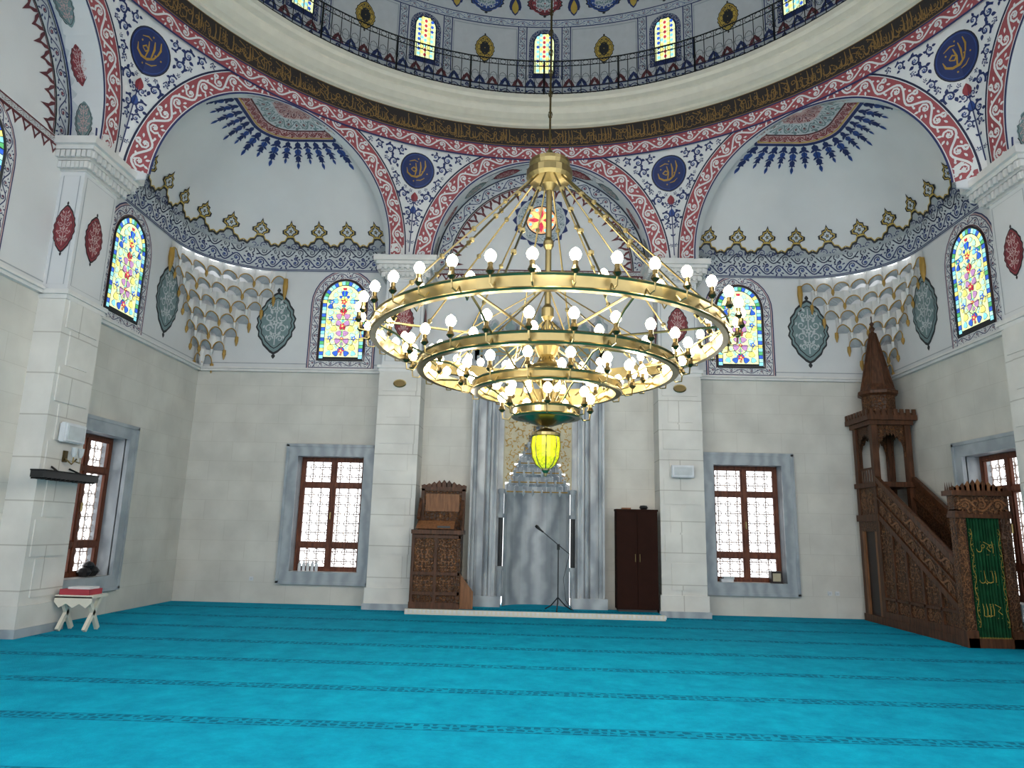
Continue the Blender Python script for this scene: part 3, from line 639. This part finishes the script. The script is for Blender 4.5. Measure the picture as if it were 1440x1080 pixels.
# ------------------------------------------------------------------ mihrab
D=MB(); m=M['marble2']; yf=7.25
for sg in (-1,1):
    for a,b,d in ((1.40,1.22,.0),(1.22,1.10,-.07),(1.10,.96,.03),(.96,.84,-.04),(.84,.72,.04)):
        x0,x1=sorted((sg*a,sg*b)); D.box(x0,x1,yf+d,7.58,.09,5.6 if a>1 else 5.2,m)
    for q in (1.31,1.03,.90): D.tube([(sg*q,yf-.01,.3),(sg*q,yf-.01,5.3)],.045,m,8)
    D.box(*sorted((sg*1.45,sg*.72)),yf-.1,7.58,.09,.3,m)
    D.tube([(sg*.74,yf-.06,.3),(sg*.74,yf-.06,.85)],.06,m,10); D.tube([(sg*.74,yf-.06,.85),(sg*.74,yf-.06,1.9)],.05,M['black'],10); D.tube([(sg*.74,yf-.06,1.9),(sg*.74,yf-.06,2.45)],.055,m,10)
    for z in (.85,1.9,2.4): D.tube([(sg*.74,yf-.06,z-.04),(sg*.74,yf-.06,z+.04)],.075,m,10)
D.box(-1.40,1.40,yf,7.58,5.2,5.75,m); D.box(-1.48,1.48,yf-.1,7.58,5.75,5.86,m); D.box(-.84,.84,yf+.03,7.58,4.55,5.2,m)
N=20; pr=[(-.68*cos(a),yf+.1+.62*sin(a)) for a in lsp(0,pi,N)]
ribs=[(x*(1+.03*(i%2)),y) for i,(x,y) in enumerate(pr)]
for (x,y),(x2,y2) in zip(ribs,ribs[1:]): D.face([(x,y,.0),(x2,y2,.0),(x2,y2,2.45),(x,y,2.45)],m)
D.face([(-.72,yf-.02,.085),(.72,yf-.02,.085),(.72,8.1,.085),(-.72,8.1,.085)],M['carpet'])
lv=7
for k in range(lv):
    q=1-k/lv; q2=1-(k+1)/lv; z0=2.4+k*.2; z1=z0+.2
    for i in range(N):
        a,b=pr[i],pr[i+1]; e=.03*(i%2)
        pa=(a[0]*q,yf+.1+(a[1]-yf-.1)*q+e);pb=(b[0]*q,yf+.1+(b[1]-yf-.1)*q+e); pc=(b[0]*q2,yf+.1+(b[1]-yf-.1)*q2);pd=(a[0]*q2,yf+.1+(a[1]-yf-.1)*q2)
        D.face([(pa[0],pa[1],z0),(pb[0],pb[1],z0),(pb[0],pb[1],z1-.05),(pa[0],pa[1],z1-.05)],m if i%2 else M['marble']); D.face([(pa[0],pa[1],z1-.05),(pb[0],pb[1],z1-.05),(pc[0],pc[1],z1),(pd[0],pd[1],z1)],M['marble'])
    nd=max(1,int(7*q))
    for i in range(nd+1):
        x=-.66*q+1.32*q*i/nd; D.tube([(x,yf+.06,z0+.05),(x,yf+.06,z0-.02),(x,yf+.06,z0-.09)],[.035,.04,.008],m,6)
    D.tube([(x,yf+.04,z0) for x in lsp(-.68*q,.68*q,2)],.012,M['gold'],4)
for k in range(lv+2):
    q=max(0,1-k/lv); z0=2.4+k*.2; z1=z0+.2
    if k>=lv: D.box(-.72,.72,yf+.08,yf+.12,z0,z1 if k<lv+1 else 4.55,M['beige'])
    else:
        for sg in (-1,1): D.box(*sorted((sg*.72,sg*.68*q)),yf+.08,yf+.12,z0,z1,M['beige'])
f=lambda x,z,off=0:(x,yf+.08-off,z)
def inb(x,z):
    q=max(0,1-(z-2.3)/(.2*lv))*.68 if z<3.9 else 0
    return min(.70-x,4.5-z,z-2.5,x-q-.02 if z<3.9 else 9)
packed(D,f,inb,(0,.72,2.4,4.55),.02,.12,1200,M['gold'],None)
D2=lambda x,z,off=0:(x,yf-.02-off,z)
for i in range(9):
    x=-1.3+2.6*i/8; h=.42 if i%2==0 else .26
    if i==4: h=.6
    P=[(x-.16,5.86),(x-.17,5.86+h*.4),(x-.08,5.86+h*.55),(x-.07,5.86+h*.8),(x,5.86+h),(x+.07,5.86+h*.8),(x+.08,5.86+h*.55),(x+.17,5.86+h*.4),(x+.16,5.86)]
    D.poly(P,m,lambda a,b,o:(a,yf-.0,b)); D.poly([(x+(a-x)*.6,5.9+(b-5.9)*.7) for a,b in P],M['green'],D2,1); D.stroke(P,.03,M['marble'],D2,2)
bordered(D,f,-1.3,1.3,5.3,5.65,M['green'],M['gold'],M['gold'],M['gold'],4,.02,22,1,.35)
D.obj('mihrab')
# ------------------------------------------------------------------ minbar
D=MB(); X0,X1=6.68,7.46; wd=M['wood']; cv=M['carved']; wl=M['woodl']
D.box(X0-.03,X1+.02,4.0,7.46,0,.14,wd)
def sl(y): return .55+(y-4.2)*(1.5/2.4)
for xx,th in ((X0,.05),(X1-.05,.05)):
    D.face([(xx+.02,4.2,.14),(xx+.02,6.6,.14),(xx+.02,6.6,sl(6.6)),(xx+.02,4.2,sl(4.2))],cv)
    D.face([(xx+.02,4.2,sl(4.2)),(xx+.02,6.6,sl(6.6)),(xx+.02,6.6,sl(6.6)+.72),(xx+.02,4.2,sl(4.2)+.72)],cv)
    for dz,h in ((0,.10),(.72,.10),(.36,.03)): D.beam((xx+.02,4.2,sl(4.2)+dz),(xx+.02,6.62,sl(6.62)+dz),.08,h,wd)
    D.beam((xx+.02,4.2,.2),(xx+.02,6.6,.2),.08,.12,wd)
    D.beam((xx+.02,4.2,.5),(xx+.02,6.6,.5),.07,.05,wd)
    for y in (4.7,5.2,5.7,6.15,6.6): D.beam((xx+.02,y,.14),(xx+.02,y,sl(y)),.07,.06,wd,(1,0,0))
g=lambda y,z,off=0:(X0-.0-off,y,z)
h=lambda u,v,off=0:(X0+.0-off,4.2+u*.848,sl(4.2)+u*.53+v)
scroll(D,h,.1,2.75,.42,.66,wl,wl,.3,lay=1,lw=.03); scroll(D,h,.1,2.75,.07,.31,wl,wl,.3,lay=1,lw=.03)
for y0,y1 in ((4.75,5.15),(5.25,5.65),(5.75,6.1),(6.2,6.55)):
    scroll(D,g,y0,y1,.25,.46,wl,wl,.2,lay=1,lw=.02)
    yc=(y0+y1)/2
    def ins(x,z,y0=y0,y1=y1,yc=yc): return min((y1-y0)/2-x,z-.56,sl(yc-x)-.08-z)
    packed(D,lambda x,z,o=0,yc=yc:g(x+yc,z,o),ins,(0,.25,.55,2),.025,.1,500,wl)
for i in range(9):
    y=4.35+i*.26; D.box(X0+.06,X1-.06,y,y+.28,.14,.25+i*.2,wd); D.box(X0+.06,X1-.06,y-.01,y+.26,.25+i*.2,.27+i*.2,M['woodd'])
T0,T1=6.62,7.46
for x in (X0,X1-.12):
    for y in (T0,T1-.12): D.box(x,x+.12,y,y+.12,.1,3.95,wd)
D.box(X0-.03,X1+.03,T0-.05,T1+.03,1.95,2.08,wd); D.box(X0-.03,X1+.03,T0-.05,T1+.03,2.62,2.72,wd)
D.box(X0+.02,X0+.05,T0+.12,T1-.12,2.08,2.62,cv)
scroll(D,lambda y,z,o=0:(X0+.018-o,y,z),T0+.14,T1-.14,2.12,2.58,wl,wl,.33,lay=1,lw=.03)
D.box(X0+.04,X0+.06,T0+.1,T1-.1,.1,1.95,M['woodd'])  # dark sheet painted in for the shade inside the pass-through opening
for z0,z1 in ((1.75,1.95),): D.box(X0,X0+.05,T0+.12,T1-.12,z0,z1,cv)
D.box(X0+.0,X0+.04,T0+.12,T0+.2,.1,1.75,wl);D.box(X0+.0,X0+.04,T1-.2,T1-.12,.1,1.75,wl)
def lob(fm,a,b,z0,z1):
    n=16; c=(a+b)/2; hw=(b-a)/2; pv=None
    for i in range(n+1):
        t=-1+2*i/n; zz=z0+(z1-z0)*.75*sqrt(max(0,1-t*t))*(1-.12*abs(sin(4*pi*t))); p=(c+hw*t,zz)
        if pv: D.face([fm(pv[0],pv[1]),fm(p[0],p[1]),fm(p[0],z1),fm(pv[0],z1)],cv)
        pv=p
for xx in (X0+.05,X1-.05): lob(lambda u,z,xx=xx:(xx,u,z),T0+.12,T1-.12,3.15,3.9)
for yy in (T0+.05,T1-.05): lob(lambda u,z,yy=yy:(u,yy,z),X0+.12,X1-.12,3.15,3.9)
for u in lsp(T0+.2,T1-.2,4): D.tube([(X0+.06,u,2.72),(X0+.06,u,3.0)],.02,wd,6)
D.tube([(X0+.06,T0+.05,3.0),(X0+.06,T1-.05,3.0)],.025,wd,6)
for e,z0,z1 in ((.04,3.86,3.95),(.10,3.95,4.05),(.06,4.05,4.1)): D.box(X0-e,X1+e,T0-e,T1+e,z0,z1,wd)
for i in range(8):
    y=T0-.05+i*.13; D.box(X0-.09,X0-.07,y,y+.08,4.05,4.17,wd); x=X0-.05+i*.12; D.box(x,x+.08,T0-.09,T0-.07,4.05,4.17,wd)
cx,cy=(X0+X1)/2,(T0+T1)/2
D.lathe([(.38,4.1),(.38,4.14),(.33,4.17),(.33,4.5),(.40,4.54),(.40,4.6),(.36,4.62),(.30,4.75),(.06,5.88),(.03,5.92),(.06,5.98),(.02,6.04),(.05,6.09),(.01,6.14),(.012,6.25),(0,6.27)],cx,cy,[wd,wd,cv]+[wd]*12,8)
for i in range(8):
    a=2*pi*i/8; D.tube([(cx+.32*sin(a),cy+.32*cos(a),4.68),(cx+.06*sin(a),cy+.06*cos(a),5.88)],.018,wd,4)
Y0=4.02
for x in (X0-.04,X1-.12): D.box(x,x+.16,Y0,Y0+.16,0,2.1,cv); D.box(x-.01,x+.17,Y0-.02,Y0+.18,0,.25,wd); D.box(x-.01,x+.17,Y0-.02,Y0+.18,1.98,2.08,wd)
D.box(X0-.04,X1+.04,Y0,Y0+.18,2.0,2.32,cv); D.box(X0-.09,X1+.07,Y0-.06,Y0+.24,2.32,2.4,wd); D.box(X0-.06,X1+.05,Y0-.03,Y0+.2,1.97,2.03,wd)
fg=lambda x,z,off=0:(x,Y0-.002-off,z); scroll(D,fg,X0,X1,2.05,2.3,wl,wl,.25,lay=1,lw=.03)
scroll(D,lambda u,v,o=0:(X0-.045-o,Y0+.09+v,u),.3,1.95,-.06,.06,wl,wl,.2,lay=1); scroll(D,lambda u,v,o=0:(X0+.04+v,Y0-.003-o,u),.3,1.95,-.06,.06,wl,wl,.2,lay=1)
n=11
for i in range(n):
    x=X0-.02+(X1-X0+.04)*i/(n-1); hh=.14+.06*cos((i-5)*.6)
    D.poly([(x-.055,2.4),(x-.06,2.4+hh*.5),(x,2.4+hh),(x+.06,2.4+hh*.5),(x+.055,2.4)],wl if i%2 else wd,lambda a,b,o:(a,Y0+.03,b))
for i in range(4):
    y=Y0+i*.06; D.poly([(y-.03,2.4),(y,2.55),(y+.03,2.4)],wd,lambda a,b,o:(X0-.05,a,b))
mb=D.obj('minbar')
D=MB(); n=90; P=[]
for i in range(n+1):
    t=i/n; P.append((X0+.13+(X1-X0-.26)*t,Y0+.035+.028*sin(t*11*2*pi)*(1+.3*sin(t*17))))
for (x,y),(x2,y2) in zip(P,P[1:]): D.face([(x,y,.1),(x2,y2,.1),(x2,y2,1.97),(x,y,1.97)],M['curtain'])
fc=lambda x,z,off=0:(x,Y0-.0-off,z); cx=(X0+X1)/2
for z in (.55,1.05,1.5): glyphs(D,fc,cx-.14,cx+.12,z-.13,z+.13,M['ochre'],1,.008)
for x in (cx-.22,cx+.22): scroll(D,lambda u,v,o=0,x=x:fc(x+v,u,o),.3,1.8,-.025,.025,M['ochre'],None,.16,lay=1,lw=.005)
for i in range(20): x=cx-.24+.48*i/19; D.stroke([(x,.16),(x,.09)],.008,M['ochre'],fc,1)
D.obj('green_curtain',mb)
# ------------------------------------------------------------------ preacher chair (kursu)
D=MB(); a,b=-2.46,-1.48; y0,y1=6.5,6.95; z0=.095
D.box(a,b,y0,y1,z0,z0+.12,wd); D.box(a+.03,b-.03,y0+.03,y1,z0+.12,1.5,cv)
for x in (a+.01,(a+b)/2-.03,b-.07): D.box(x,x+.06,y0+.005,y0+.05,z0+.1,1.5,wd)
for z in (.35,.72,1.42): D.box(a+.01,b-.01,y0,y0+.05,z,z+.06,wd)
D.box(b-.05,b,y0,y1,z0+.1,1.5,cv)
fk=lambda x,z,off=0:(x,y0+.026-off,z)
for q0,q1 in ((a+.08,(a+b)/2-.04),((a+b)/2+.04,b-.08)):
    xc=(q0+q1)/2; hw=(q1-q0)/2
    for zz0,zz1 in ((.42,.71),(.79,1.41)):
        packed(D,lambda x,z,o=0,xc=xc:fk(x+xc,z,o),lambda x,z,zz0=zz0,zz1=zz1,hw=hw:min(hw-x,z-zz0,zz1-z),(0,hw,zz0,zz1),.02,.1,500,wl)
D.box(a-.0,b+.04,y0-.05,y1,1.5,1.58,wd)
D.face([(a+.08,y0-.02,1.6),(b-.15,y0-.02,1.6),(b-.15,y0+.22,1.76),(a+.08,y0+.22,1.76)],wl); D.face([(a+.08,y0+.22,1.76),(b-.15,y0+.22,1.76),(b-.15,y0+.22,1.58),(a+.08,y0+.22,1.58)],wd)
D.box(a+.5,a+.75,y0+.0,y0+.1,1.62,1.66,M['black'])
D.box(a+.12,b+.0,y1-.06,y1,1.5,2.38,cv); D.box(a+.10,b+.03,y1-.09,y1,2.36,2.44,wd)
for x in (a+.1,b-.05): D.box(x,x+.07,y1-.09,y1,1.5,2.4,wd)
for x in (a+.1,b-.03):
    D.face([(x,y0+.1,1.58),(x,y1,1.58),(x,y1,2.3),(x,y1-.15,2.1),(x,y0+.2,1.85),(x,y0+.1,1.78)],cv); D.beam((x,y0+.1,1.8),(x,y0+.2,1.87),.06,.05,wd); D.beam((x,y0+.2,1.87),(x,y1-.05,2.2),.06,.05,wd)
D.box(a+.2,b-.1,y1-.075,y1-.06,1.95,2.3,wl)
n=9
for i in range(n):
    x=a+.15+(b-a-.17)*i/(n-1); hh=.1+.05*cos((i-4)*.7); D.poly([(x-.06,2.44),(x-.06,2.44+hh*.5),(x,2.44+hh),(x+.06,2.44+hh*.5),(x+.06,2.44)],wd,lambda p,q,o:(p,y1-.05,q))
D.box(b,b+.22,y0+.1,y0+.42,z0,.38,wd); D.box(b,b+.12,y0+.1,y0+.42,.38,.62,wd)
D.face([(b,y0+.09,z0),(b+.26,y0+.09,z0),(b+.26,y0+.09,.42),(b,y0+.09,.75)],wl)
D.obj('preacher_chair')
# cabinet
D=MB(); c=M['cabm']; x0,x1=1.60,2.42; y0=6.9
D.box(x0,x1,y0,7.24,.14,2.06,c); D.box(x0+.03,x1-.03,y0+.03,7.22,.095,.14,M['black'])
xm=(x0+x1)/2
for p,q in ((x0+.01,xm-.006),(xm+.006,x1-.01)): D.box(p,q,y0-.02,y0,.15,2.03,c)
D.box(x0-.01,x1+.01,y0-.03,7.24,2.04,2.08,c)
for x in (xm-.05,xm+.04): D.box(x,x+.012,y0-.045,y0-.02,1.05,1.2,M['brassd'])
D.box(x0+.12,x0+.3,6.95,7.1,2.08,2.11,M['woodl']); D.lathe([(0,2.08),(.06,2.08),(.09,2.12),(.07,2.16),(0,2.17)],x1-.25,7.05,M['black'],12)
D.obj('storage_cabinet')
# mic stand
D=MB(); ir=M['black']; bx,by=.43,6.75; zb=.095
for i in range(3):
    a=i*2.1+.4; D.tube([(bx,by,zb+.25),(bx+.16*cos(a),by+.16*sin(a),zb+.09),(bx+.3*cos(a),by+.3*sin(a),zb+.012)],.012,ir,6)
D.tube([(bx,by,zb+.12),(bx,by,1.3)],.012,ir,8); D.tube([(bx,by,1.25),(bx,by,1.36)],.028,ir,8)
D.tube([(bx+.22,by,1.17),(bx-.32,by-.02,1.6)],.009,ir,6); D.tube([(bx-.30,by-.02,1.585),(bx-.36,by-.02,1.63),(bx-.42,by-.02,1.68)],[.016,.02,.034],ir,8); D.tube([(bx-.42,by-.02,1.68),(bx-.46,by-.02,1.71)],[.036,.024],M['iron'],8)
D.tube([(bx+.22,by,1.17),(bx+.1,by-.05,.7),(bx+.15,by-.1,.3),(bx+.3,by-.1,.11)],.006,ir,5)
D.obj('microphone_stand')
def speaker(P,w,h,R):
    D=MB(R); x,y,z=P
    D.box(x-w/2,x+w/2,y-.16,y-.04,z-h/2,z+h/2,M['glassw']); D.box(x-w/2-.015,x+w/2+.015,y-.13,y-.07,z-h/2-.015,z+h/2+.015,M['glassw']); D.box(x-w/2+.03,x+w/2-.03,y-.168,y-.16,z-h/2+.03,z+h/2-.03,M['lgrey']); D.box(x-.03,x+.03,y-.07,y-.02,z-.05,z+.05,M['black']); D.obj('loudspeaker')
speaker((2.95,7.0,2.86),.42,.22,rot(0)); speaker((2.84,7.18,2.88),.44,.26,rot(6))
D=MB(rot(6)); 
D.box(1.98,3.25,6.84,7.02,2.17,2.26,M['black']); D.beam((1.98,6.93,2.27),(3.25,6.93,2.27),.02,.2,M['iron'],(0,0,1))
for i in range(12): x=2.03+i*.1; D.box(x,x+.02,6.82,7.04,2.15,2.17,M['iron'])
D.tube([(2.5,6.96,2.26),(2.6,7.16,2.36)],.015,M['iron'],6); D.tube([(3.1,6.96,2.26),(3.0,7.16,2.36)],.015,M['iron'],6); D.obj('infrared_heater')
D=MB(rot(6)); D.box(2.8,2.88,7.13,7.16,2.45,2.62,M['brassd']); D.tube([(2.84,7.13,2.5),(2.84,7.03,2.42),(2.84,6.96,2.5)],.012,M['brass'],6)
for dx in (-.08,.08): D.tube([(2.84,6.98,2.46),(2.84+dx,6.96,2.44),(2.84+dx,6.96,2.52)],.01,M['brass'],6); D.tube([(2.84+dx,6.96,2.52),(2.84+dx,6.96,2.56),(2.84+dx,6.96,2.66)],[.02,.035,.045],M['lgrey'],8)
D.obj('sconce_lamp')
D=MB(); cx,cy=-6.84,3.25
for x in (-.2,.2):
    for s_ in (-1,1):
        D.beam((cx+x,cy-s_*.16,0.02),(cx+x,cy+s_*.16,.5),.05,.06,M['cream'])
D.box(cx-.28,cx+.28,cy-.2,cy+.2,.48,.52,M['cream']); D.box(cx-.24,cx+.2,cy-.17,cy+.17,.52,.60,M['redc']); D.box(cx-.15,cx+.18,cy-.12,cy+.12,.60,.63,M['white'])
P=[(cx-.28,.42),(cx-.2,.34),(cx-.1,.4),(cx,.34),(cx+.1,.4),(cx+.2,.34),(cx+.28,.42)]
for p,q in zip(P,P[1:]): D.face([(p[0],cy-.2,p[1]),(q[0],cy-.2,q[1]),(q[0],cy-.2,.5),(p[0],cy-.2,.5)],M['cream'])
D.obj('quran_stand')
D=MB()
for i in range(5): x=-5.0+i*.09; D.lathe([(0,.66),(.035,.66),(.035,.8),(.015,.84),(.015,.87),(0,.87)],x,7.7,M['glassw'],8)
D.obj('water_bottles')
D=MB(); D.box(4.88,5.1,7.63,7.78,.66,.9,M['woodd']); D.box(4.91,5.07,7.625,7.63,.7,.86,M['beige']); D.obj('tissue_box')
D=MB(); D.box(3.85,4.1,7.63,7.8,.66,.72,M['glassw']); D.box(3.9,4.12,7.64,7.78,.72,.77,M['lgrey']); D.obj('book_pile')
D=MB(rot(6))
for x,z,r in ((4.85,.75,.1),(4.65,.74,.09),(4.75,.84,.08)): D.lathe([(0,z-r),(r*.8,z-r*.8),(r*1.3,z),(r*.8,z+r*.7),(0,z+r)],x,7.72,M['black'],10)
D.obj('folded_clothes')
for x,y in ((-2.95,6.95),(2.95,6.95)):
    D=MB(); D.poly(ell(x,4.6,.13,.08,16),M['brassd'],lambda a,b,o:(a,y+.02,b)); D.tube([(x+.13*cos(t),y+.02,4.6+.08*sin(t)) for t in lsp(0,2*pi,16)[:-1]],.012,M['brass'],5,True); D.obj('air_vent')
for x in (-6.0,6.0,6.15): 
    D=MB(); D.box(x,x+.08,7.58,7.6,.45,.53,M['glassw']); D.box(x+.02,x+.06,7.575,7.58,.47,.51,M['lgrey']); D.obj('electrical_socket')
# ------------------------------------------------------------------ chandelier
D=MB(); br=M['brass']; bd=M['brassd']
rings=[(1.9,3.60,3.76,36),(1.38,3.27,3.40,24),(.78,3.07,3.19,14),(.34,2.80,2.92,7)]
def bulb(P,o,z,k=1):
    D.tube([P(o,z),P(o,z+.03),P(o,z+.07),P(o,z+.11)],[.014,.04*k,.022,.024],bd,8)
    D.tube([P(o,z+.11),P(o,z+.13),P(o,z+.17),P(o,z+.205),P(o,z+.225)],[.018,.040*k,.052*k,.036*k,.012],M['bulb'],8)
for R,z0,z1,n in rings:
    D.lathe([(R-.03,z0),(R+.03,z0),(R+.045,z0+.015),(R+.03,z0+.03),(R+.03,z1-.03),(R+.045,z1-.015),(R+.03,z1),(R-.03,z1),(R-.03,z0)],0,0,br,72)
    for i in range(n):
        a=2*pi*(i+.5)/n; c,s_=sin(a),cos(a); P=lambda r,z:(r*c,r*s_,z)
        zm=(z0+z1)/2; o=R+.03
        D.tube([P(o,zm),P(o+.05,zm-.06),P(o+.12,zm-.05),P(o+.13,zm+.03)],.009,br,5)
        bulb(P,o+.13,zm+.02)
        if n>10 and i%2==0:
            D.tube([P(R-.03,zm),P(R-.12,zm-.08),P(R-.16,zm+.0)],.008,br,5); bulb(P,R-.16,zm-.02,.9)
for i in range(14):
    a=2*pi*(i+.5)/14; c,s_=sin(a),cos(a); P=lambda r,z:(r*c,r*s_,z)
    D.tube([P(.22,5.6),P(1.88,3.76)],.011,br,5)
    for t in (.2,.42,.63,.82):
        r=.22+1.66*t;z=5.6-1.84*t; D.lathe([(0,z-.035),(.03,z-.015),(.03,z+.015),(0,z+.035)],r*c,r*s_,br,6)
for i in range(8):
    a=2*pi*(i+.5)/8; c,s_=sin(a),cos(a); P=lambda r,z:(r*c,r*s_,z)
    D.tube([P(.04,3.66),P(1.87,3.66)],.014,br,5)
    D.tube([P(1.87,3.62),P(1.7,3.55),P(1.5,3.42),P(1.4,3.38)],.012,br,5)
    D.tube([P(1.35,3.32),P(1.1,3.3),P(.9,3.2),P(.79,3.17)],.011,br,5)
    D.tube([P(.75,3.12),P(.6,3.05),P(.45,2.95),P(.35,2.9)],.010,br,5)
    D.tube([P(.04,4.3),P(1.36,3.38)],.008,br,5); D.tube([P(.05,3.9),P(.76,3.17)],.008,br,5)
    D.tube([P(.1+.08*sin(t*2),3.0+.9*t/3.2) for t in lsp(0,3,8)],.01,br,5)
D.lathe([(0,5.45),(.05,5.5),(.09,5.56),(.24,5.6),(.27,5.64),(.27,5.72),(.22,5.76),(.24,5.8),(.24,5.84),(.1,5.88),(.06,5.94),(.03,6.0),(0,6.02)],0,0,br,24)
D.lathe([(.035,5.5),(.035,4.9),(.06,4.85),(.06,4.8),(.035,4.75),(.035,4.1),(.07,4.05),(.07,3.95),(.04,3.9),(.04,3.7),(.12,3.66),(.14,3.6),(.1,3.5),(.06,3.45),(.2,3.38),(.22,3.34),(.12,3.2),(.05,3.12),(.04,2.9),(.1,2.86),(.12,2.82),(.04,2.76),(.02,2.7)],0,0,br,16)
D.lathe([(.34,2.82),(.2,2.76),(.08,2.72),(0,2.71)],0,0,br,20)
D.tube([(0,0,6.0),(0,0,18.8)],.014,bd,6)
for i in range(60):
    z=6.05+i*.14; D.tube([(.022*cos(t)*(i%2),.022*cos(t)*(1-i%2),z+.05*sin(t)) for t in lsp(0,2*pi,8)[:-1]],.006,bd,4,True)
D.lathe([(.0,2.70),(.06,2.69),(.11,2.66),(.16,2.64),(.16,2.61),(.145,2.6)],0,0,br,20)
D.lathe([(.145,2.6),(.155,2.5),(.14,2.38),(.10,2.3),(.05,2.26)],0,0,M['globe'],20)
D.lathe([(.05,2.27),(.045,2.24),(.02,2.21),(.015,2.18),(0,2.17)],0,0,br,12)
for i in range(8):
    a=2*pi*i/8; D.tube([(r*sin(a),r*cos(a),z) for r,z in ((.148,2.6),(.158,2.5),(.143,2.38),(.103,2.3),(.05,2.26))],.006,br,4)
ch=D.obj('chandelier')
def plight(x,y,z,e,c,r=.06,par=None):
    l=bpy.data.lights.new('bulb_light','POINT'); l.energy=e; l.color=c; l.shadow_soft_size=r; o=bpy.data.objects.new('bulb_light',l); o.location=(x,y,z); bpy.context.scene.collection.objects.link(o); o.parent=par
warm=(1,.95,.87)
for i in range(12):
    a=2*pi*i/12; plight(2.1*sin(a),2.1*cos(a),3.95,26,warm,.08,ch)
for i in range(4):
    a=2*pi*i/4+.4; plight(1.0*sin(a),1.0*cos(a),3.0,22,warm,.08,ch)
# ------------------------------------------------------------------ world
w=bpy.data.worlds.new('sky'); bpy.context.scene.world=w; w.use_nodes=True
bg=w.node_tree.nodes['Background']; bg.inputs['Color'].default_value=(.96,.98,1,1); bg.inputs['Strength'].default_value=2.65
# ------------------------------------------------------------------ camera
C=Vector((-.174,-7.59,1.6)); pi_,ya,ro=radians(11.752),radians(1.56),radians(1.361)
fw=Vector((-sin(ya)*cos(pi_),cos(ya)*cos(pi_),sin(pi_))); r=Vector((cos(ya),sin(ya),0)); u=r.cross(fw)
r2=r*cos(ro)+u*sin(ro); u2=-r*sin(ro)+u*cos(ro)
cd=bpy.data.cameras.new('camera'); cam=bpy.data.objects.new('camera',cd); bpy.context.scene.collection.objects.link(cam)
mw=Matrix((r2,u2,-fw)).transposed().to_4x4(); mw.translation=C; cam.matrix_world=mw
cd.sensor_width=36; cd.lens=991.2/1440*36; cd.clip_start=.05; cd.clip_end=200
bpy.context.scene.camera=cam
bpy.context.scene.view_settings.view_transform='Standard'
